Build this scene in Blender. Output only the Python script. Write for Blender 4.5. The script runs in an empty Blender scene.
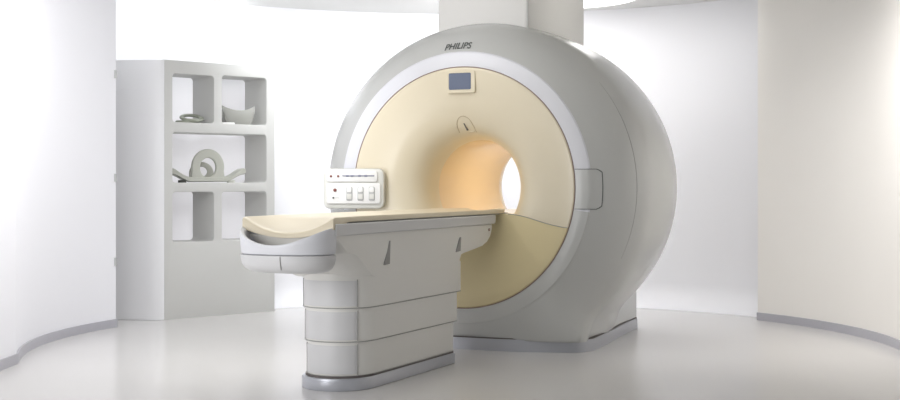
import bpy, math
from mathutils import Vector, Matrix
sc = bpy.context.scene
COL = sc.collection
PI = math.pi

# ------------------------------------------------------------------ materials
def lin(c):
    return tuple((v/12.92 if v <= .04045 else ((v+.055)/1.055)**2.4) for v in c)
def mat(name, rgb, rough=.5, metal=0., spec=.5, coat=0., coat_rough=.1, bump=0., bscale=200., vary=0., emit=None, estr=0., sss=0.):
    m = bpy.data.materials.new(name); m.use_nodes = True
    nt = m.node_tree; b = nt.nodes['Principled BSDF']
    c = lin(tuple(v/255 for v in rgb))
    b.inputs['Base Color'].default_value = (*c, 1)
    b.inputs['Roughness'].default_value = rough
    b.inputs['Metallic'].default_value = metal
    b.inputs['Specular IOR Level'].default_value = spec
    b.inputs['Coat Weight'].default_value = coat
    b.inputs['Coat Roughness'].default_value = coat_rough
    tc = nt.nodes.new('ShaderNodeTexCoord')
    nz = nt.nodes.new('ShaderNodeTexNoise'); nz.inputs['Scale'].default_value = bscale
    nz.inputs['Detail'].default_value = 3
    nt.links.new(tc.outputs['Object'], nz.inputs['Vector'])
    if bump:
        bp = nt.nodes.new('ShaderNodeBump'); bp.inputs['Strength'].default_value = bump
        bp.inputs['Distance'].default_value = .002
        nt.links.new(nz.outputs['Fac'], bp.inputs['Height'])
        nt.links.new(bp.outputs['Normal'], b.inputs['Normal'])
    if vary:
        n2 = nt.nodes.new('ShaderNodeTexNoise'); n2.inputs['Scale'].default_value = 1.7
        n2.inputs['Detail'].default_value = 4
        nt.links.new(tc.outputs['Object'], n2.inputs['Vector'])
        mx = nt.nodes.new('ShaderNodeMix'); mx.data_type = 'RGBA'
        mx.inputs[6].default_value = (*[v*(1-vary) for v in c], 1)
        mx.inputs[7].default_value = (*[min(1, v*(1+vary)) for v in c], 1)
        nt.links.new(n2.outputs['Fac'], mx.inputs[0])
        nt.links.new(mx.outputs[2], b.inputs['Base Color'])
    if emit:
        b.inputs['Emission Color'].default_value = (*emit, 1)
        b.inputs['Emission Strength'].default_value = estr
    return m
M = {
 'wall':   mat('white_wall_paint', (238,238,241), .7, vary=.01, bump=.05),
 'warm':   mat('warm_white_wall_paint', (241,238,233), .6, vary=.015, bump=.05),
 'leftw':  mat('left_wall_paint', (238,238,242), .7, vary=.01, bump=.05),
 'ceil':   mat('ceiling_paint', (224,224,222), .8, vary=.01),
 'floor':  mat('floor_resin', (210,208,206), .2, spec=.45, vary=.015, bump=.015, bscale=30),
 'base':   mat('grey_skirting', (176,175,182), .35, vary=.03),
 'shell':  mat('gloss_white_shell', (194,195,193), .24, spec=.5, coat=.3, coat_rough=.2, vary=.008),
 'ring':   mat('white_ring', (219,220,226), .35, vary=.006),
 'rim':    mat('pale_grey_rim', (199,200,199), .3, coat=.3, coat_rough=.2, vary=.008),
 'cream':  mat('cream_cover', (224,214,190), .28, spec=.5, coat=.3, coat_rough=.25, vary=.01),
 'creamlow':  mat('shaded_lower_cream', (222,208,166), .33, spec=.45, vary=.01),  # cream darkened and yellowed, table shadow put into the colour
 'tan':     mat('tan_edge', (186,170,138), .5, vary=.02),
 'bore':   mat('tan_bore_liner', (243,220,178), .25, spec=.5, vary=.01),
 'pad':    mat('cream_tabletop', (222,211,187), .4, vary=.012),
 'tray':   mat('tray_white', (222,223,228), .35, vary=.006),
 'beam':   mat('table_grey', (232,231,227), .4, vary=.008),
 'panel':  mat('front_panel_white', (213,213,214), .4, vary=.008),
 'silver': mat('brushed_silver_plinth', (186,188,195), .30, metal=.3, vary=.02, bump=.1),
 'dark':   mat('seam_shadow_rubber', (104,98,96), .7, vary=.05),
 'mauve':  mat('mauve_seal', (150,128,122), .6, vary=.04),
 'softseam': mat('soft_grey_seam', (158,157,155), .6, vary=.03),
 'deep':   mat('painted_tray_shade', (98,90,78), .8, vary=.05),  # dark tone stands for shade inside the tray
 'ink':    mat('printed_ink', (86,90,88), .5, vary=.04),
 'inkblue':mat('printed_blue_grey', (128,132,150), .5, vary=.04),
 'red':    mat('dull_red_button', (126,72,66), .4, vary=.04),
 'btn':    mat('button_grey', (186,187,186), .4, vary=.03),
 'key':    mat('keypad_white', (236,236,234), .4, vary=.006),
 'keyb':   mat('console_body', (214,214,208), .4, vary=.01),
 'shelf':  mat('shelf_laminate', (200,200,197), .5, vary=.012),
 'shelfs': mat('lit_shelf_laminate', (232,232,234), .5, vary=.01),  # shelf laminate made lighter, standing in for light that misses the side
 'column': mat('column_cladding', (222,221,218), .55, vary=.012),
 'coilg':  mat('green_grey_plastic', (156,160,146), .4, vary=.04),
 'coilp':  mat('pale_grey_plastic', (184,185,176), .4, vary=.02),
 'coild':  mat('mid_grey_plastic', (152,152,146), .4, vary=.03),
 'black':  mat('black_rubber', (52,54,48), .5, vary=.05),
 'screen': mat('display_glass', (104,112,130), .15, vary=.04, emit=(.12,.15,.24), estr=.25),
 'lamp':   mat('lamp_diffuser', (250,250,250), .5, emit=(1,.985,.96), estr=3.5),
}

# ------------------------------------------------------------------ helpers
def tag(o, label, cat, group=None):
    o['label'] = label; o['category'] = cat
    if group: o['group'] = group
    return o
def struct(o): o['kind'] = 'structure'; return o
def empty(name, loc, rz=0):
    o = bpy.data.objects.new(name, None); COL.objects.link(o)
    o.location = loc; o.rotation_euler = (0,0,rz); o.empty_display_size = .2
    return o
def link(name, me, m, parent=None, smooth=35, loc=None, rz=0):
    if me.materials: me.materials.clear()
    me.materials.append(m)
    me.validate(); me.update()
    if smooth:
        me.polygons.foreach_set('use_smooth', [True]*len(me.polygons))
        me.set_sharp_from_angle(angle=math.radians(smooth))
    o = bpy.data.objects.new(name, me); COL.objects.link(o)
    if parent: o.parent = parent
    if loc: o.location = loc
    if rz: o.rotation_euler = (0,0,rz)
    return o
import bmesh
def fixn(me):
    bm = bmesh.new(); bm.from_mesh(me)
    bmesh.ops.remove_doubles(bm, verts=bm.verts, dist=1e-6)
    bmesh.ops.dissolve_degenerate(bm, edges=bm.edges, dist=1e-7)
    bmesh.ops.recalc_face_normals(bm, faces=bm.faces)
    bm.to_mesh(me); bm.free(); return me
def pyd(vs, fs, fix=True):
    me = bpy.data.meshes.new('m'); me.from_pydata([tuple(v) for v in vs], [], fs)
    if fix: fixn(me)
    return me
def grid(rows, closed_u=False, closed_v=False, caps=False):
    """rows: list of lists of points"""
    n = len(rows); k = len(rows[0]); vs = [p for r in rows for p in r]; fs = []
    for i in range(n if closed_v else n-1):
        for j in range(k if closed_u else k-1):
            a = i*k+j; b = i*k+(j+1)%k; c = ((i+1)%n)*k+(j+1)%k; d = ((i+1)%n)*k+j
            fs.append((a,b,c,d))
    if caps:
        fs.append(tuple(range(k))); fs.append(tuple((n-1)*k+j for j in range(k)))
    return vs, fs
def merge(*parts):
    V = []; F = []
    for vs, fs in parts:
        o = len(V); V += [tuple(v) for v in vs]; F += [tuple(i+o for i in f) for f in fs]
    return V, F
def solid_sheet(rows, off):
    """grid sheet given thickness: second layer offset by vector or function"""
    n = len(rows); k = len(rows[0])
    r2 = [[tuple(Vector(p)+Vector(off(p) if callable(off) else off)) for p in r] for r in rows]
    V = [p for r in rows for p in r] + [p for r in r2 for p in r]; F = []; N = n*k
    for i in range(n-1):
        for j in range(k-1):
            a = i*k+j; F.append((a,a+1,a+k+1,a+k)); F.append((N+a,N+a+k,N+a+k+1,N+a+1))
    for j in range(k-1):
        F.append((j,N+j,N+j+1,j+1)); b=(n-1)*k+j; F.append((b,b+1,N+b+1,N+b))
    for i in range(n-1):
        a=i*k; F.append((a,a+k,N+a+k,N+a)); b=i*k+k-1; F.append((b,N+b,N+b+k,b+k))
    return V, F
def prism(poly, z0, z1):
    n = len(poly)
    V = [(x,y,z0) for x,y in poly]+[(x,y,z1) for x,y in poly]
    F = [tuple(range(n)), tuple(n+i for i in range(n))]+[(i,(i+1)%n,n+(i+1)%n,n+i) for i in range(n)]
    return V, F
def bprism(poly, z0, z1, b, inset=None):
    """prism with a rounded top edge; poly star-shaped about its mean"""
    cx = sum(p[0] for p in poly)/len(poly); cy = sum(p[1] for p in poly)/len(poly)
    rows = [[(x,y,z0) for x,y in poly]]
    for q in range(5):
        a = q/4*PI/2; d = b*(1-math.cos(a)); z = z1-b+b*math.sin(a)
        rows.append([(x-(x-cx)/math.hypot(x-cx,y-cy)*d, y-(y-cy)/math.hypot(x-cx,y-cy)*d, z) for x,y in poly])
    return grid(rows, closed_u=True, caps=True)
def box(x0,x1,y0,y1,z0,z1):
    return prism([(x0,y0),(x1,y0),(x1,y1),(x0,y1)], z0, z1)
def bevel(o, w, seg=3, ang=40):
    b = o.modifiers.new('Bevel','BEVEL'); b.width = w; b.segments = seg
    b.limit_method = 'ANGLE'; b.angle_limit = math.radians(ang); return o
def rrect(w, h, r, n=6, cx=0, cy=0):
    P = []
    for qx,qy,a0 in ((1,1,0),(-1,1,90),(-1,-1,180),(1,-1,270)):
        for i in range(n+1):
            a = math.radians(a0+90*i/n)
            P.append((cx+qx*(w/2-r)+r*math.cos(a), cy+qy*(h/2-r)+r*math.sin(a)))
    return P
def curve_plate(outer, holes, depth, bev=0.):
    """flat plate with holes, in XY, centred on z=0"""
    cu = bpy.data.curves.new('c','CURVE'); cu.dimensions='2D'; cu.fill_mode='BOTH'
    cu.extrude = depth/2-bev; cu.bevel_depth = bev; cu.bevel_resolution = 2
    for pts in [outer]+holes:
        s = cu.splines.new('POLY'); s.points.add(len(pts)-1); s.use_cyclic_u = True
        for p,(x,y) in zip(s.points, pts): p.co=(x,y,0,1)
    o = bpy.data.objects.new('c',cu); COL.objects.link(o)
    dg = bpy.context.evaluated_depsgraph_get(); dg.update()
    me = bpy.data.meshes.new_from_object(o.evaluated_get(dg))
    bpy.data.objects.remove(o); bpy.data.curves.remove(cu)
    fixn(me); return me
def text_mesh(s, size, res=3):
    cu = bpy.data.curves.new('t','FONT'); cu.body = s; cu.size = size
    cu.align_x='CENTER'; cu.align_y='CENTER'; cu.offset = size*.02
    o = bpy.data.objects.new('t',cu); COL.objects.link(o)
    dg = bpy.context.evaluated_depsgraph_get(); dg.update()
    me = bpy.data.meshes.new_from_object(o.evaluated_get(dg))
    bpy.data.objects.remove(o); bpy.data.curves.remove(cu)
    return me
def smooth01(t): t=max(0,min(1,t)); return t*t*(3-2*t)
def catmull(P, n=6):
    out=[]
    for i in range(len(P)-1):
        p0=P[max(i-1,0)];p1=P[i];p2=P[i+1];p3=P[min(i+2,len(P)-1)]
        for j in range(n):
            t=j/n
            out.append(tuple(.5*((2*b)+(-a+c)*t+(2*a-5*b+4*c-d)*t*t+(-a+3*b-3*c+d)*t**3) for a,b,c,d in zip(p0,p1,p2,p3)))
    out.append(tuple(P[-1])); return out
def tube(path, r, n=10, sq=1.0):
    path=[Vector(p) for p in path]; rows=[]
    for i,p in enumerate(path):
        t=(path[min(i+1,len(path)-1)]-path[max(i-1,0)]).normalized()
        up=Vector((0,1,0)) if abs(t.y)<.9 else Vector((0,0,1))
        a=t.cross(up).normalized(); b=t.cross(a).normalized()
        rr = r(i/(len(path)-1)) if callable(r) else r
        rows.append([tuple(p+a*rr*sq*math.cos(2*PI*j/n)+b*rr*math.sin(2*PI*j/n)) for j in range(n)])
    return grid(rows, closed_u=True, caps=True)

# ------------------------------------------------------------------ the room (circular, centre CX,CY)
CX, CY, RP, ZC = .1, 8.8, 2.88, 2.67
def Rw(deg): return 3.26 + .50*smooth01((deg-131)/21)
def pol(r, deg): a=math.radians(deg); return (CX+r*math.cos(a), CY+r*math.sin(a))
fl = prism([(-4.6,2.5),(4.6,2.5),(4.6,12.7),(-4.6,12.7)], -.08, 0)
struct(link('floor', pyd(*fl), M['floor'], smooth=None))
# back wall with a cove at the floor
rows=[]
for i in range(97):
    d = 12+ (168-12)*i/96; R=Rw(d); row=[]
    for q in range(9):
        a=q/8*PI/2; cr=.22
        row.append((R-cr+cr*math.sin(a), .001+cr-cr*math.cos(a)))
    row += [(R,z) for z in (.5,1.2,1.9,2.3,ZC)] + [(R+.09,ZC),(R+.09,0)]
    rows.append([(*pol(r,d),z) for r,z in row])
struct(link('wall_back', pyd(*grid(rows, closed_u=True, caps=True)), M['wall'], smooth=50))
def side_wall(name, d0, d1, x_end, m, bname):
    pts=[]; n=40
    for i in range(n+1):
        d=d0+(d1-d0)*i/n; a=math.radians(d)
        pts.append((pol(RP,d),(math.cos(a),math.sin(a))))
    (px,py),nm = pts[-1]
    sx = 1 if px>0 else -1
    for y in (py-.8, py-2.0, 4.6): pts.append(((px+sx*.02*(py-y),y),(sx,0)))
    def foot(a,b): return [(p[0]+nm[0]*a,p[1]+nm[1]*a) for p,nm in pts]+[(p[0]+nm[0]*b,p[1]+nm[1]*b) for p,nm in reversed(pts)]
    w = struct(link(name, pyd(*prism_strip(foot(0,.07), 0, ZC)), m, smooth=40))
    b = struct(link(bname, pyd(*prism_strip(foot(-.014,-.0005), 0, .062)), M['base'], smooth=40))
    return w
def prism_strip(poly, z0, z1):
    n=len(poly)//2; A=poly[:n]; B=poly[n:][::-1]
    rows=[[(*A[i],z0),(*A[i],z1),(*B[i],z1),(*B[i],z0)] for i in range(n)]
    return grid(rows, closed_u=True, caps=True)
wl = side_wall('wall_left', 157, 198, -1, M['leftw'], 'baseboard_left')
side_wall('wall_right', 34.6, -16, 1, M['warm'], 'baseboard_right')
# small hinge clips on the free end of the left wall
for z in (.5, 1.14, 1.93):
    x,y = pol(RP-.003,157.15)
    h = link('hinge', pyd(*bprism([(x-.010,y-.012),(x+.010,y-.012),(x+.010,y+.012),(x-.010,y+.012)], z-.03, z+.03, .004)), M['btn'], wl)
struct(link('ceiling', pyd(*prism([(-4.6,4.6),(4.6,4.6),(4.6,12.7),(-4.6,12.7)], ZC, ZC+.08)), M['ceil'], smooth=None))

# round ceiling light behind the scanner
cl = tag(empty('ceiling_light', (.88,10.90,ZC)), 'glowing white round ceiling light at the top edge, right of the column', 'light')
def disc(r, z0, z1, n=64): return prism([(r*math.cos(2*PI*i/n), r*math.sin(2*PI*i/n)) for i in range(n)], z0, z1)
n=64
ringrows=[[(r*math.cos(2*PI*i/n), r*math.sin(2*PI*i/n), z) for i in range(n)] for r,z in ((.70,0),(.70,-.022),(.73,-.022),(.73,0))]
link('frame', pyd(*grid(ringrows, closed_u=True, closed_v=True)), M['ceil'], cl)
link('diffuser', pyd(*disc(.70,-.016,-.002)), M['lamp'], cl)

# ------------------------------------------------------------------ scanner gantry
TH = math.radians(24.6)
G = tag(empty('mri_scanner', (.07,8.6,0), -TH), 'large round white scanner with cream funnel face and orange-lit tunnel', 'MRI scanner')
ZB = 1.07
PROF = [(0,0,.8),]
# (s, y): s=0 at cream disc edge, s=1 at widest outline
SP = catmull([(.0,.0),(.14,.002),(.26,.010),(.285,.018),(.40,.048),(.55,.092),(.70,.148),(.83,.215),(.925,.285),(.972,.35),(.993,.43),(1.0,.58),(.992,.85),(.96,1.03),(.895,1.18),(.795,1.31),(.665,1.44),(.45,1.55),(.25,1.63),(.1,1.66),(0,1.675)],4)
def half_w(y): return .82-.115*smooth01((y-.15)/1.55)
def outline(ph, y):
    c, s = math.cos(ph), math.sin(ph)      # x = c, z = s
    circ = 1.192/math.sqrt(c*c + (s/.950)**2)
    if s < 0:
        bx = min(half_w(y)/max(abs(c),1e-4), ZB/max(-s,1e-4))
        p = 26
        return (circ**p + bx**p)**(1/p)
    return circ
def S(s, y, ph):
    """point on the outer shell"""
    sp = math.sin(ph)
    down = smooth01((-sp-.55)/.35) if sp<0 else 0
    o_ = outline(ph,y)
    r = .8+s*.36 if s<=.285 else .9026+(s-.285)/.715*(o_-.9026)
    yy = y
    if y < .6: yy = y*(1-.72*down) + (0 if y<.0 else 0)
    rear = 1.675-y
    if y > 1.1 and down: yy = y + down*.5*max(0,(.575-rear))*0
    x = r*math.cos(ph); z = ZB + r*sp
    return (x, yy, max(z, .07))
NP = 180
A0 = math.radians(-10)
def prof_y(s):   # front side profile
    for (a,ya),(b,yb) in zip(SP, SP[1:]):
        if yb<.6 and a<=s<=b: return ya+(yb-ya)*(s-a)/max(b-a,1e-6)
    return .7
# ring (white flat band) and shell
i_split = next(i for i,(s,y) in enumerate(SP) if s>=.2849)
def angs():
    return [A0+2*PI*j/NP for j in range(NP)]
rows=[[S(s,y,a) for a in angs()] for s,y in SP[i_split:]]
# close the rear to the bore
for r,y in ((.6,1.68),(.45,1.67),(.38,1.64)):
    rows.append([(r*math.cos(a), y, ZB+r*math.sin(a)) for a in angs()])
dn_=[A0-(PI+2*A0)*j/80 for j in range(81)]
low_=grid([[S(s,y,a) for a in dn_] for s,y in SP[:i_split+1]])
sh = link('outer_shell', pyd(*merge(grid(rows, closed_u=True), low_)), M['shell'], G, smooth=60)
# white band: upper ring only where it is a separate colour
def band_end(a):  # fades out to the shell colour at the bottom: band stops where the base starts
    return math.sin(a) > -.80
up_=[A0+(PI-2*A0)*j/100 for j in range(101)]
link('front_ring', pyd(*grid([[S(s,y,a) for a in up_] for s,y in SP[:i_split+1]])), M['ring'], G, smooth=60)

# cream front cover, funnel into the tunnel
def fy(r):
    P=[(.300,.36),(.328,.30),(.336,.245),(.352,.19),(.380,.135),(.42,.090),(.48,.052),(.55,.026),(.66,.006),(.76,-.004),(.790,-.004),(.797,.004)]
    for (a,ya),(b,yb) in zip(P,P[1:]):
        if a<=r<=b:
            t=(r-a)/(b-a); return ya+(yb-ya)*t
    return P[0][1] if r<.3 else P[-1][1]
CP = catmull([(.797,.012),(.795,.000),(.786,-.005),(.74,-.003),(.66,.006),(.55,.026),(.48,.052),(.42,.090),(.380,.135),(.352,.19),(.336,.245),(.328,.30),(.325,.36)],3)
def seam_drop(r): return .172 + .085*smooth01((r-.33)/.5)
def psi(r): return math.asin(min(1, seam_drop(r)/r))
rows=[]
for r,y in CP:
    p=psi(r)+.002
    rows.append([(r*math.cos(-p+(PI+2*p)*j/120), y, ZB+r*math.sin(-p+(PI+2*p)*j/120)) for j in range(121)])
link('front_cover', pyd(*grid(rows)), M['cream'], G, smooth=60)
# lower cover: shallower, closes the tunnel mouth under the tabletop
rows=[]
LR=[.797,.795,.786,.74,.68,.60,.52,.45,.39,.34,.30,.26,.22,.19,.1722]
for r in LR:
    p=min(psi(r),PI/2-.001)+.004
    y = {.797:.012,.795:0,.786:-.005}.get(r, .002+.055*smooth01((.70-r)/.35))
    rows.append([(r*math.cos(-p-(PI-2*p)*j/80), y, ZB+r*math.sin(-p-(PI-2*p)*j/80)) for j in range(81)])
top=[r[0] for r in rows]; top2=[r[-1] for r in rows]
ledge=[top+top2[::-1], [(x*.995,y+.25,z) for x,y,z in top+top2[::-1]]]
link('lower_cover', pyd(*merge(grid(rows), grid(ledge))), M['creamlow'], G, smooth=60)
# thin seam along the joint on each side
for sg in (1,-1):
    pts=[]
    for r in [.36+.43*i/16 for i in range(17)]:
        p=psi(r); pts.append((sg*r*math.cos(p), min(fy(r), .002+.055*smooth01((.70-r)/.35))-.001, ZB-r*math.sin(p)))
    link('cover_seam', pyd(*tube(pts,.0022,6)), M['softseam'], G)
# tunnel liner
rows=[]
BP=catmull([(.325,.355),(.325,.5),(.325,.9),(.325,1.40),(.330,1.48),(.35,1.56),(.37,1.62),(.39,1.66)],4)
for r,y in BP:
    p=math.asin(.172/r)
    rows.append([(r*math.cos(-p+(PI+2*p)*j/96), y, ZB+r*math.sin(-p+(PI+2*p)*j/96)) for j in range(97)])
link('tunnel_liner', pyd(*grid(rows)), M['bore'], G, smooth=60)
# tunnel floor
rows=[[(x, y, ZB-.172-.012*(1-(x/.272)**2)) for x in [-.272+.544*i/12 for i in range(13)]] for y in (.06,.2,.5,1.0,1.4,1.66)]
link('tunnel_floor', pyd(*solid_sheet(rows,(0,0,-.02))), M['cream'], G)
# narrow light band inside the tunnel
# seal around cream cover
rows=[[(( .7985+.0028*math.cos(b))*math.cos(a), -.0005+.004*math.sin(b), ZB+(.7985+.0028*math.cos(b))*math.sin(a)) for a in angs()] for b in [2*PI*k/8 for k in range(8)]]
link('cover_seal', pyd(*grid(rows, closed_u=True, closed_v=True)), M['mauve'], G)
# display above the tunnel
def face_pt(x, z, off=.0):
    r=math.hypot(x,z-ZB); return (x, fy(r)-off, z)
dcx, dcz = -.001, 1.772
frm=[rrect(w,h,.012,5,dcx+ox,dcz+oz) for w,h,ox,oz in ((.206,.150,.008,-.004),(.200,.144,.008,-.004),(.162,.112,.0,0),(.158,.108,0,0))]
rows=[[(x,-.0035 if k==0 else (-.0120 if k<3 else -.006), z) for x,z in P] for k,P in enumerate(frm)]
rows[0]=[(x,.02,z) for x,y,z in rows[0]]
frame=link('display_frame', pyd(*grid(rows, closed_u=True, caps=False)), M['cream'], G, smooth=40)
P=rrect(.158,.108,.006,4,dcx,dcz)
link('display_screen', pyd(*grid([[(x,y,z) for x,z in P] for y in (-.008,-.011)], closed_u=True, caps=True)), M['screen'], G, smooth=None)['label']='small blue-grey display screen'
# arch-shaped positioning light window
def arch(w,h,n=14):
    P=[]
    for i in range(n+1):
        a=PI*i/n; P.append((w*math.cos(a)*(1-.0*math.sin(a)), h*math.sin(a)**.8 if math.sin(a)>0 else 0))
    return P
ap=[face_pt(-.008+x, 1.440+z, .003) for x,z in arch(.062,.105)]
link('positioning_light', pyd(*tube(ap,.0024,6)), M['tan'], G)
ap=[face_pt(.018+.040*math.cos(PI*i/12), 1.462+.06*math.sin(PI*i/12)*t, .002) for i in range(13) for t in (1,)]
mk=[[face_pt(.020+a*.0, 1.462+b, .004) for b in (-.022,.018)]]
link('light_slot', pyd(*tube([face_pt(-.012,1.498,.004),face_pt(-.008,1.478,.005),face_pt(-.004,1.455,.006)],lambda t:.003+.004*t,8)), M['dark'], G)
link('light_ledge', pyd(*tube([face_pt(-.002,1.446,.004),face_pt(.040,1.446,.004)],.004,6)), M['cream'], G)
# maker's lettering following the rim
tm = text_mesh('PHILIPS', .062)
xs=[v.co.x for v in tm.vertices]; w=max(xs)-min(xs); ys=[v.co.y for v in tm.vertices]; hh=max(ys)-min(ys)
bmt=bmesh.new(); bmt.from_mesh(tm)
bmesh.ops.recalc_face_normals(bmt, faces=bmt.faces)
bmt.to_mesh(tm); bmt.free()
def rim_pt(tx, rr, off):
    a = PI/2 - tx/rr
    for i in range(60):
        s = i/59
        if .8+s*(outline(a,.1)-.8) >= rr: break
    s=(rr-.8)/.36 if rr<=.9026 else .285+.715*(rr-.9026)/(outline(a,.1)-.9026)
    x,y,z = S(s, prof_y(s), a)
    x2,y2,z2 = S(s+.02, prof_y(s+.02), a)
    nrm = Vector((0, -(math.hypot(x2-x,z2-z)), (y2-y))).normalized()
    d = Vector((x,y,z)) + nrm*off
    return tuple(d)
for v in tm.vertices:
    tx=v.co.x/w*.190-.038; ty=v.co.y/hh*.046
    v.co = rim_pt(tx, .940+ty, .0035)
link('brand_lettering', tm, M['ink'], G, smooth=None)['label']='dark grey maker lettering'
# access flap on the right of the ring
def flap_grid(s0,s1,z0,z1,off,rnd=.02):
    rows=[]
    for i in range(13):
        s=s0+(s1-s0)*i/12; row=[]
        for j in range(13):
            z=z0+(z1-z0)*j/12
            if i==12: z = z0+rnd+(z1-z0-2*rnd)*j/12
            if i==11: z = z0+rnd*.35+(z1-z0-.7*rnd)*j/12
            a=math.asin((z-ZB)/(.8+s*.36))
            p=S(s,prof_y(s),a); q=S(s+.02,prof_y(s+.02),a)
            dr=math.hypot(q[0]-p[0],q[2]-p[2]); nv=Vector(((q[1]-p[1])*math.cos(a),-dr,(q[1]-p[1])*math.sin(a))).normalized()
            row.append(tuple(Vector(p)+nv*off))
        rows.append(row)
    return rows
g1=flap_grid(.012,.440,.932,1.190,.0015); g2=flap_grid(.012,.428,.936,1.186,.0035)
fp = link('access_flap', pyd(*grid(g2)), M['shell'], G, smooth=60)
link('flap_gap', pyd(*grid(g1)), M['ink'], fp, smooth=60)
# fine crease where the side cover begins
for f0,f1 in ((-24,38),):
    pts=[]
    for i in range(41):
        a=math.radians(f0+(f1-f0)*i/40); s_=.86
        p=S(s_,prof_y(s_),a); pts.append(p)
    link('side_cover_seam', pyd(*tube(pts,lambda t:.0008+.0014*math.sin(PI*t),6)), M['softseam'], G)
# plinth
def base_poly(e, y0f=0, n=10):
    P=[]
    # front edge, gently bowed
    for i in range(n+1):
        x=-.66+1.32*i/n; P.append((x, .015+.13*(abs(x)/.7)**2.5 - e))
    for k in range(1,8):
        a=-PI/2*.88+ k/8*PI/2*.88
        P.append((.68+(.12+e)*math.cos(a)*1.0, .255+(.12+e)*math.sin(a)))
    for y in (.3,.7,1.1,1.5): P.append((half_w(y)+e, y))
    P.append((half_w(1.68)+e,1.68)); P.append((.66,1.72+e))
    R=[(-x,y) for x,y in P if y>.16 and x>.3]
    P+= R[::-1]
    return P
def ring_of(P): return P
bp=base_poly(.008)
pl = link('plinth', pyd(*prism(bp, 0, .078)), M['silver'], G, smooth=40)
link('plinth_gap', pyd(*prism(base_poly(.002), .078, .086)), M['dark'], G, smooth=40)
link('base_block', pyd(*prism([(-half_w(.7),.7),(half_w(.7)-.004,.7),(half_w(1.2)-.002,1.2),(half_w(1.68),1.68),(.66,1.72),(-.66,1.72),(-half_w(1.68),1.68),(-half_w(1.2)+.002,1.2)], .088, .285)), M['shell'], G, smooth=40)

# ------------------------------------------------------------------ wall-like column on top of scanner
c0 = empty('column', (.07,8.6,0), -TH)
tag(c0, 'pale boxed column rising from behind the scanner top to the ceiling', 'column')
o=link('cladding', pyd(*box(-.336,.336,.36,1.55,1.62,ZC-.002)), M['column'], c0, smooth=30); bevel(o,.02,3)
o=link('corner_strip', pyd(*tube([(.333,.362,2.0),(.333,.362,ZC-.002)],.007,8)), M['shelf'], c0)

# ------------------------------------------------------------------ control console on scanner front, left
def plate(name, w,h,r,y0,y1,m,parent,cx=0,cz=0,bev=.008,rot=0):
    P=rrect(w,h,r,5,0,0)
    rows=[]
    for q in range(4):
        a=q/3*PI/2; d=bev*(1-math.sin(a)) ; yy=y0+bev*(1-math.sin(a))*0+ (bev*(1-math.cos(a)) )*0
    seq=[(0,y1),(0,y0+bev),(bev*.3,y0+bev*.3),(bev,y0)]
    for ins,y in seq:
        Q=rrect(w-2*ins,h-2*ins,max(r-ins,.0008),5,cx,cz); rows.append([(x,y,z) for x,z in Q])
    return link(name, pyd(*grid(rows,closed_u=True,caps=True)), m, parent, smooth=40)
K=plate('control_panel',.445,.272,.045,-.03,.05,M['keyb'],G,bev=.015)
K.location=(-.745,-.10,1.062); K.rotation_euler=(0,0,.36); K.scale=(.93,1,1); K['label']='white control panel with buttons'
plate('mounting_arm',.16,.12,.03,.045,.115,M['keyb'],K,bev=.01)
plate('upper_keypad',.375,.072,.02,-.040,-.028,M['key'],K,-.012,.082,bev=.004)
plate('lower_keypad',.395,.138,.016,-.043,-.028,M['key'],K,.0,-.032,bev=.004)
for x,m_ in ((-.165,'red'),(-.112,'red')):
    plate('indicator',.016,.014,.004,-.0445,-.039,M[m_],K,x,.084,bev=.001)
plate('printed_scale',.235,.008,.003,-.0420,-.039,M['inkblue'],K,.035,.086,bev=.001)
for x in (-.045,-.01,.045,.09): plate('printed_mark',.022,.013,.003,-.0426,-.039,M['inkblue'],K,x,.086,bev=.001)
for x,z,w_ in ((-.135,-.010,.024),(-.147,-.062,.014)):
    plate('round_button',w_,w_*.9,w_*.4,-.048,-.042,M['red'] if w_>.02 else M['ink'],K,x,z,bev=.001)
plate('printed_mark',.030,.004,.001,-.0445,-.042,M['btn'],K,-.118,-.062,bev=.0005)
for x in (-.030,.052,.134):
    b=plate('rocker_button',.044,.094,.010,-.048,-.042,M['btn'],K,x,-.034,bev=.002)
    plate('button_face',.034,.036,.010,-.052,-.0475,M['key'],K,x,-.008,bev=.001)
    plate('button_face',.034,.034,.004,-.051,-.0475,M['keyb'],K,x,-.054,bev=.001)

# ------------------------------------------------------------------ patient table
T = tag(empty('patient_table', (.07,8.6,0), -TH), 'long patient table, cream top on white telescopic pedestal, reaching into the scanner', 'patient table')
# tabletop board
def ztop(x,y):
    u=abs(x)/.27; d=smooth01((-1.80-y)/.34)
    return .930 -.016*(1-min(1,u)**3) - d*.066*(1-min(1,u*u))
def zbot(x,y):
    u=abs(x)/.27; d=smooth01((-2.0-y)/.10); d2=smooth01((-1.80-y)/.34)
    return .901 - d2*.050*(1-min(1,u*u)) - d*(.036+ -.004*(1-u*u))
xs=[-.27,-.266,-.25]+[-.24+.48*i/24 for i in range(25)]+[.25,.266,.27]
ysn=[-2.165,-2.16,-2.14]+[-2.12+.02*i for i in range(1,24)]+[-1.6,-1.3,-1.0,-.6,-.2,.1,.2,.28,.32,.34]
def wsc(y): return 1 if y<.1 else math.sqrt(max(.04,1-((y-.1)/.25)**2*.9))*.93+.07*0 if y>.1 else 1
def bx_(x,y): return x*min(1,wsc(y)) + 0
def nose(x,y):   # bowed near edge
    d=smooth01((-1.9-y)/.26); return y + d*.045*(1-(abs(x)/.27)**2)*0 - d*.0
topg=[[(bx_(x,y), nose(x,y), ztop(x,y)-(.008 if abs(x)>.2695 else (.002 if abs(x)>.265 else 0))-(.010 if y<-2.163 else (.003 if y<-2.15 else 0))) for x in xs] for y in ysn]
botg=[[(bx_(x,y), nose(x,y), zbot(x,y)) for x in xs] for y in ysn]
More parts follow.
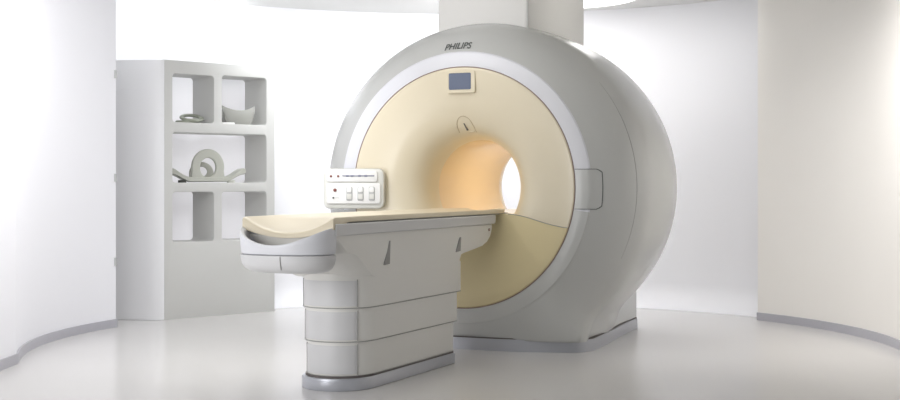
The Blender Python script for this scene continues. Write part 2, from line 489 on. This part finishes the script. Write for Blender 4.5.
kx=len(xs); ny=len(ysn); V=[p for r in topg for p in r]+[p for r in botg for p in r]; F=[]; N=kx*ny
for i in range(ny-1):
    for j in range(kx-1):
        a=i*kx+j; F.append((a,a+1,a+kx+1,a+kx)); F.append((N+a,N+a+kx,N+a+kx+1,N+a+1))
for j in range(kx-1):
    F.append((j,N+j,N+j+1,j+1)); b=(ny-1)*kx+j; F.append((b,b+1,N+b+1,N+b))
for i in range(ny-1):
    a=i*kx; F.append((a,a+kx,N+a+kx,N+a)); b=a+kx-1; F.append((b,N+b,N+b+kx,b+kx))
link('tabletop', pyd(V,F), M['pad'], T, smooth=50)
# dark gap under the board
link('slide_rail', pyd(*box(-.255,.255,-1.70,.20,.893,.9045)), M['softseam'], T, smooth=None)
for sg in (1,-1):
    link('slide_rail', pyd(*box(min(sg*.238,sg*.255),max(sg*.238,sg*.255),-2.08,-1.70,.893,.9045)), M['softseam'], T, smooth=None)
# beam
def extr_x(poly, hw, hw2=None):
    """poly in (y,z) extruded across x, half width may vary by z via hw(z)"""
    n=len(poly)
    V=[(-hw(z),y,z) for y,z in poly]+[(hw(z),y,z) for y,z in poly]
    F=[tuple(range(n)),tuple(n+i for i in range(n))]+[(i,(i+1)%n,n+(i+1)%n,n+i) for i in range(n)]
    return V,F
lip=[(-2.145,.830),(-.075,.836),(-.06,.845),(-.055,.893),(-2.145,.893)]
for sg in (1,-1):
    V,F=extr_x(lip,lambda z:.014); o=link('side_rail', pyd([(x+sg*.263,y,z) for x,y,z in V],F), M['panel'], T, smooth=30); bevel(o,.006,3,30)
low=[(-2.14,.835),(-2.14,.74)]+[(-2.12+.36*t, .74-.15*smooth01(t)) for t in (.15,.3,.45,.6,.75,.9,1.0)]+[(-1.5,.585),(-.60,.585),(-.575,.62)]+[(-.56+.02*i, .660+.012*math.sin(i/5*PI/2)) for i in range(0,5)]+[(-.36,.685),(-.24,.700),(-.17,.722),(-.12,.755),(-.092,.80),(-.088,.835)]
# inward-tapering underside
def hw_low(z): return .264 if z>.72 else .264-.018*smooth01((.72-z)/.14)
rows=[]
for t in (-1,-.97,-.92,-.84,-.72,-.5,0,.5,.72,.84,.92,.97,1):
    e=1-abs(t)
    rows.append([(t*hw_low(z), y + (.13*abs(t)**5*smooth01((.83-z)/.1) if y<-1.6 else 0), z) for y,z in low])
o=link('beam', pyd(*grid(rows,closed_u=True,caps=True)), M['beam'], T, smooth=30); bevel(o,.010,3,50)
# slanted notches on beam sides
for sg in (1,-1):
    for y0,za,zb_ in ((-1.53,.655,.785),(-.585,.680,.768)):
        V=[(sg*.257,y0-.065,za),(sg*.2625,y0-.065,za),(sg*.2625,y0,za+.004),(sg*.257,y0,za+.004),(sg*.257,y0-.012,zb_),(sg*.2665,y0-.012,zb_),(sg*.2665,y0,zb_),(sg*.257,y0,zb_)]
        F=[(0,1,2,3),(4,5,6,7),(0,1,5,4),(1,2,6,5),(2,3,7,6),(3,0,4,7)]
        link('side_notch', pyd(V,F), M['softseam'], T, smooth=None)
link('latch', pyd(*tube([(.262,-.145,.80),(.270,-.145,.80)],.009,10)), M['mauve'], T)
# pedestal
def foot(a, yf, yb, n=3.0, m=28):
    P=[]; bb=.22; cyf=yf+bb; a-=.035
    for i in range(m+1):
        t=PI+PI*i/m
        c,s=math.cos(t),math.sin(t)
        P.append((a*math.copysign(abs(c)**(2/n),c), cyf+bb*math.copysign(abs(s)**(2/n),s)))
    r=.03
    for i in range(6):
        t=i/5*PI/2; P.append((a-r+r*math.cos(t), yb-r+r*math.sin(t)))
    for i in range(6):
        t=PI/2+i/5*PI/2; P.append((-a+r+r*math.cos(t), yb-r+r*math.sin(t)))
    return [(x+.035,y) for x,y in P]
NE=2.1
stages=[(.246,-1.865,-.525,.435,.620),(.239,-1.855,-.565,.255,.440),(.232,-1.845,-.605,.073,.260)]
def ring_loft(P, lv):
    cx=0; cy=sum(p[1] for p in P)/len(P)
    rows=[]
    for z,ins in lv:
        rows.append([(.035+(x-.035)*(1-ins/.24), cy+(y-cy)*(1-ins/.6), z) for x,y in P])
    return grid(rows, closed_u=True, caps=True)
for k,(a,yf,yb,z0,z1) in enumerate(stages):
    P=foot(a,yf,yb,NE)
    nm='pedestal_stage'
    st=link(nm, pyd(*ring_loft(P,[(z0,.006),(z0+.004,.001),(z0+.01,0),(z1,0)])), M['beam'], T, smooth=40)
    # front panel patch with narrow seams
    j0,j1 = 7,22
    Q=[P[j] for j in range(j0,j1+1)]
    cy=yf+.45
    def outw(p,d):
        v=Vector((p[0]-.035,p[1]-cy)).normalized(); return (p[0]+v.x*d,p[1]+v.y*d)
    zt = z1-.018 if k else .588
    rows=[[(*outw(p,.0035),z) for p in Q] for z in (z0+.012,zt-.006)]
    link('front_panel', pyd(*solid_sheet(rows, lambda p:(0,0.012,0))), M['panel'], st, smooth=60)
    for j in (j0,j1):
        q=outw(P[j],.003)
        link('panel_seam', pyd(*tube([(*q,z0+.008),(*q,zt)],.0032,6)), M['softseam'], st)
    # horizontal shadow gap
    rows=[[(*outw(p,.0022),z) for p in P[0:30]] for z in (z0-.001,z0+.0035)]
    link('stage_seam', pyd(*solid_sheet(rows, lambda p:(0,0.008,0))), M['softseam'], st, smooth=60)
# top cap curving in under the tray
P=foot(.246,-1.86,-.54,NE)
st=link('pedestal_cap', pyd(*ring_loft(P,[(.585,-.001),(.600,-.002),(.625,-.001),(.66,.012),(.70,.05)])), M['beam'], T, smooth=60)
P=foot(.240,-1.885,-.595,NE)
link('plinth', pyd(*ring_loft(P,[(0,.004),(.004,0),(.058,0),(.064,.003)])), M['silver'], T, smooth=40)
link('plinth_gap', pyd(*ring_loft(foot(.232,-1.86,-.60,NE),[(.062,0),(.074,0)])), M['dark'], T, smooth=40)

# end tray (white bowl under the near end)
def dpoly(a, yc, b, yb, n=2.3, m=40):
    P=[]
    for i in range(m+1):
        t=PI+PI*i/m; c,s=math.cos(t),math.sin(t)
        P.append((a*math.copysign(abs(c)**(2/n),c), yc+b*math.copysign(abs(s)**(2/n),s)))
    for i in range(9): P.append((a-2*a*i/8*1.0, yb))
    return P
def rim_z(x,y):
    return .872 - .084*(1-min(1,abs(x)/.262)**2)
def loft_levels(lv, m=40):
    rows=[]
    for a,b,z in lv:
        P=dpoly(a-.011,-2.13,b-.085,-2.128)
        rows.append([(x,y,(z if not callable(z) else z(x,y))) for x,y in P])
    return rows
rows=loft_levels([(.262,.262,.738),(.272,.272,.742),(.276,.276,.757),(.279,.279,lambda x,y:.765+(rim_z(x,y)-.765)*.5),
                  (.280,.280,lambda x,y:rim_z(x,y)-.006),(.277,.277,rim_z),(.262,.262,rim_z),(.258,.258,lambda x,y:rim_z(x,y)-.006),(.245,.240,.755),(.20,.19,.752)])
link('end_tray', pyd(*grid(rows,closed_u=True,caps=True)), M['tray'], T, smooth=50)
rows=loft_levels([(.11,.11,.640),(.18,.18,.642),(.232,.232,.652),(.256,.256,.668),(.270,.270,.69),(.276,.276,.715),(.2775,.2775,.7345),(.266,.266,.7375)])
tb=link('tray_base', pyd(*grid(rows,closed_u=True,caps=True)), M['panel'], T, smooth=50)
link('tray_seam', pyd(*tube([(.055,-2.320,.735),(.055,-2.3215,.715),(.054,-2.315,.69),(.05,-2.301,.665)],.0022,6)), M['softseam'], T)
rows=loft_levels([(.238,.232,.7555),(.24,.236,.775)])  # dark sheet painting the shade in the tray hollow
link('tray_shade', pyd(*grid(rows,closed_u=True,caps=True)), M['deep'], T, smooth=50)['label']='shade inside the end tray, painted as a dark sheet'

# ------------------------------------------------------------------ shelf unit on the left
A=Vector((-2.29,10.44,0)); B=Vector((-1.51,11.17,0)); U=(B-A); L=U.length; U.normalize()
ang=math.atan2(U.y,U.x); HS=2.088; DP=.33
SU = tag(empty('shelf_unit', (A.x,A.y,0), ang), 'tall white open shelf unit with rounded compartments against the back wall', 'shelf unit')
def u_of(px):
    k=(px-450)/1300; return (k*A.y-A.x)/(U.x-k*U.y)

def hole(u0,u1,z0,z1): return rrect(u1-u0,z1-z0,.032,5,(u0+u1)/2,(z0+z1)/2)[::-1]
holes=[hole(.066,.467,1.588,1.990),hole(.535,.993,1.588,2.0),hole(.066,.993,1.098,1.516),
       hole(.066,.467,.615,1.032),hole(.535,.993,.615,1.032)]
me=curve_plate([(0,.002),(L,.002),(L,HS),(0,HS)], holes, DP, .005)
for v in me.vertices:
    x,y,z=v.co; v.co=(x,z+DP/2,y)
fixn(me)
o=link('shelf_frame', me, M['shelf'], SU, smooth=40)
# blocky side wing turning towards the left wall, with a rounded corner
inv=Matrix.Rotation(-ang,2)
def loc2(x,y): v=inv@Vector((x-A.x,y-A.y)); return (v.x,v.y)
p0=Vector((-.001,.002)); e=Vector(loc2(-2.93,10.50)); d=(e-Vector((-.06,.0))).normalized()
arc=[]
P1=Vector((-.065,.0)); P2=P1+d*.10
for i in range(9):
    t=i/8; arc.append(tuple(p0*(1-t)**2+P1*2*t*(1-t)+P2*t*t))
poly=arc+[tuple(e),loc2(-2.98,10.76),(-.10,DP-.002),(-.001,DP-.002)]
zz=[.002,.42,.84,1.235,1.655,1.86,HS]
zs=[.002,1.64,1.855,HS]
wing=[]
for z0,z1 in zip(zs,zs[1:]):
    wing.append(prism(poly,z0+(.0004 if z0>.01 else 0),z1-(.0004 if z1<HS else 0)))
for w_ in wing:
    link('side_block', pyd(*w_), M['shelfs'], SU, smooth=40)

def on_shelf(u,v,z): 
    p=A+U*u+Vector((-U.y,U.x,0))*v; return (p.x,p.y,z)
# flat ring coil, upper left compartment
c=tag(empty('imaging_coil', on_shelf(.325,.15,1.5885), .45), 'small flat grey-green ring pad lying in the upper left compartment', 'imaging coil','imaging coils on the shelf unit')
pts=[(.015+.082*math.cos(t),.070*math.sin(t),.050+.026*math.sin(t)) for t in [2*PI*i/40 for i in range(40)]]
rows=[]
for i in range(40):
    t=2*PI*i/40; cx_,cy_,cz_=pts[i]
    rows.append([(cx_+.019*math.cos(b)*math.cos(t),cy_+.019*math.cos(b)*math.sin(t),cz_+.014*math.sin(b)) for b in [2*PI*k/10 for k in range(10)]])
link('coil_ring', pyd(*grid(rows,closed_u=True,closed_v=True)), M['coilg'], c)
V,F=prism([(.095*math.cos(2*PI*i/36)-.025,.08*math.sin(2*PI*i/36)) for i in range(36)],0,.028)
bevel(link('base_pad', pyd(V,F), M['coilg'], c),.01,3)
V,F=prism([(.062*math.cos(2*PI*i/30)+.015,.045*math.sin(2*PI*i/30)) for i in range(30)],.028,.045)
bevel(link('inner_pad', pyd(V,F), M['coilp'], c),.006,2)
# saddle shaped coil, upper right compartment
c=tag(empty('imaging_coil', on_shelf(.790,.155,1.5885), .50), 'grey saddle-shaped cradle with a dipped top edge in the upper right compartment', 'imaging coil','imaging coils on the shelf unit')
rows=[]
for i in range(25):
    t=-1+2*i/24; a=t*1.12
    x=.165*math.sin(a)/math.sin(1.12); zb=.150*(1-math.cos(a))/(1-math.cos(1.12))*.75
    row=[]
    for k in range(9):
        y=-.10+.20*k/8
        row.append((x*(1-.03*abs(y)/.1),y,zb))
    rows.append(row)
o=None
def saddle(hh):
    R=[]
    for i in range(25):
        t=-1+2*i/24
        x=.138*math.copysign(abs(t)**.85,t)
        zlow=.004+.060*abs(t)**6
        ztp=.128+.040*abs(t)**1.8
        q=-.07+.03*t*t
        R.append([(x*.93,q-.012,zlow),(x*1.02,q-.02,(zlow+ztp)/2),(x*1.05,q,ztp),(x*1.05,q+.016,ztp),(x*1.0,q+.006,(zlow+ztp)/2),(x*.93,q+.018,zlow)])
    return R
link('front_cheek', pyd(*grid(saddle(0),closed_u=True,caps=True)), M['coild'], c, smooth=50)
R=[[(x,y+.11,z*.92) for x,y,z in r] for r in saddle(0)]
link('rear_cheek', pyd(*grid(R,closed_u=True,caps=True)), M['coild'], c, smooth=50)
R=[]
for i in range(25):
    t=-1+2*i/24; x=.128*math.copysign(abs(t)**.85,t); zz_=.004+.060*abs(t)**6
    R.append([(x,-.065,zz_),(x,.045,zz_),(x*.96,.045,zz_+.012),(x*.96,-.065,zz_+.012)])
link('cradle', pyd(*grid(R,closed_u=True,caps=True)), M['coild'], c, smooth=50)
V,F=bprism([(-.115+.060*math.cos(2*PI*i/24),-.105+.025*math.sin(2*PI*i/24)) for i in range(24)],.006,.022,.008)
link('side_pad', pyd(V,F), M['key'], c)
V,F=bprism([(-.115+.063*math.cos(2*PI*i/24),-.105+.028*math.sin(2*PI*i/24)) for i in range(24)],0,.006,.002)
link('pad_sole', pyd(V,F), M['black'], c)
# ring on a cradle, middle compartment
c=tag(empty('imaging_coil', on_shelf(.500,.165,1.0985), .45), 'pale grey upright ring on a curved cradle with turned-up ends in the middle compartment', 'imaging coil','imaging coils on the shelf unit')
outer=[]; 
cz_=.134
for i in range(33):
    a=-PI*.20+PI*1.40*i/32
    outer.append((.128*math.cos(a), cz_+.142*math.sin(a)))
outer=[(.134,.030)]+[p for p in outer if p[1]>.09]+[(-.134,.030)]
inner=[(.078*math.cos(2*PI*i/32), cz_-.004+.092*math.sin(2*PI*i/32)) for i in range(32)][::-1]
me=curve_plate(outer,[inner],.045,.010)
for v in me.vertices:
    x,y,z=v.co; v.co=(x,z-.02,y)
fixn(me); link('upright_ring', me, M['coilp'], c, smooth=50)
me=curve_plate([(x*.9,y*.62) for x,y in outer],[[(x*.85,.055+(y-.055)*.55) for x,y in inner]],.025,.008)
for v in me.vertices:
    x,y,z=v.co; v.co=(x*.85-.03,z+.07,y)
fixn(me); link('rear_ring', me, M['coilp'], c, smooth=50)
R=[]
for i in range(41):
    t=-1+2*i/40; x=.325*t
    z=.012+.062*smooth01((abs(t)-.45)/.5)
    th=.040+.012*smooth01((abs(t)-.7)/.25)
    if i in (0,40): th*=.55; z+=.012
    R.append([(x,-.045,z+.006),(x,-.035,z),(x,.085,z),(x,.095,z+.006),(x,.095,z+th-.006),(x,.085,z+th),(x,-.035,z+th),(x,-.045,z+th-.006)])
link('cradle', pyd(*grid(R,closed_u=True,caps=True)), M['coilp'], c, smooth=50)
for x in (-.215,.20):
    V,F=bprism([(x+.035*math.cos(2*PI*i/20),-.02+.03*math.sin(2*PI*i/20)) for i in range(20)],0,.026,.006)
    link('foot', pyd(V,F), M['black'] if x<0 else M['coilp'], c)

# ------------------------------------------------------------------ light
def area(name, loc, rot, sx, sy, power, col=(1,1,1), spread=180, shape='RECTANGLE'):
    l=bpy.data.lights.new(name,'AREA'); l.shape=shape; l.size=sx; l.size_y=sy; l.energy=power; l.color=col
    l.spread=math.radians(spread)
    o=bpy.data.objects.new(name,l); COL.objects.link(o); o.location=loc
    d=Vector(rot)-Vector(loc)
    o.rotation_euler=d.to_track_quat('-Z','Y').to_euler(); return o
area('wall_fill', (-.7,10.7,2.6), (-.95,12.2,.7), 1.5,.4, 30, (.95,.975,1), 140)  # unseen area light added to brighten the back wall
for q_,w_ in ((.15,2.6),(.75,2.6),(-.45,3.4)):
    area('wall_fill', on_shelf(q_,.16 if q_>0 else .05,2.63), on_shelf(q_,.8,1.9), .5,.1, w_, (.95,.975,1))  # added fills out of view, evening the wall above the shelf
area('wall_fill', (.25,10.9,2.5), (.35,12.3,.9), .9,.3, 18, (.98,.98,1))  # added behind the scanner to whiten the wall seen through the tunnel
p0_=on_shelf(.52,.345,1.1); p1_=on_shelf(.52,1.0,1.1)
area('shelf_back_fill', p0_, p1_, 1.0,1.7, 3, (1,.98,.99))  # added fill hidden behind the shelf, brightens the wall in its openings
area('wall_fill', (-1.6,8.0,2.6), (-2.9,8.8,.9), .5,2.2, 84, (.98,.98,1))  # added fill above the frame for the left wall
area('wall_fill', (2.3,8.2,2.62), (3.0,8.7,1.3), .2,2.2, 34, (1,.98,.965), 110)  # added fill above the frame for the right wall
area('wall_fill', (1.8,10.3,2.62), (2.1,11.7,1.5), .8,.2, 2.8, (.99,.99,1), 120)  # small added fill for the right part of the back wall
area('column_fill', (-1.2,7.2,2.6), (.15,9.0,2.42), .5,.4, 3.0, (1,.99,1), 60)  # unseen fill added to lift the column front
area('column_fill', (2.1,8.2,2.55), (.75,9.5,2.42), .5,.3, 1.6, (1,.98,.93), 60)  # same kind of added fill for the column side
area('overhead_fill', (-.6,7.2,2.64), (-.6,7.2,0), 1.6,1.4, 25, (1,.99,.97))  # unseen fill added under the ceiling to lift the scanner top
area('front_fill', (-1.9,1.8,2.2), (.2,8.9,1.8), 2.2,1.6, 34, (1,.995,.98))  # added fill light from the open front of the room
area('left_fill', (-2.25,5.0,.8), (-.6,7.0,.5), 1.2,1.3, 19, (.99,.99,1), 130)  # added fill outside the frame, brightens pedestal and tray
# warm tunnel lamp
area('tunnel_lamp', (.07+.416*.95,8.6+.909*.95,1.375), (.07+.416*.95,8.6+.909*.6,0), .10,.6, 2.6, (1,.90,.71)).rotation_euler=(0,0,-TH)

w=bpy.data.worlds.new('World'); sc.world=w; w.use_nodes=True
bg=w.node_tree.nodes['Background']; bg.inputs[0].default_value=(.97,.98,1,1); bg.inputs[1].default_value=.31

# ------------------------------------------------------------------ camera
cd=bpy.data.cameras.new('camera'); cam=bpy.data.objects.new('camera',cd); COL.objects.link(cam)
cam.location=(0,0,1.1); cam.rotation_euler=(PI/2,0,0)
cd.sensor_width=36; cd.lens=52; cd.shift_y=-17/900; cd.clip_end=60
sc.camera=cam
sc.view_settings.view_transform='Standard'; sc.view_settings.look='None'
sc.view_settings.gamma=1; sc.view_settings.use_curve_mapping=False
sc.view_settings.exposure=-0.48
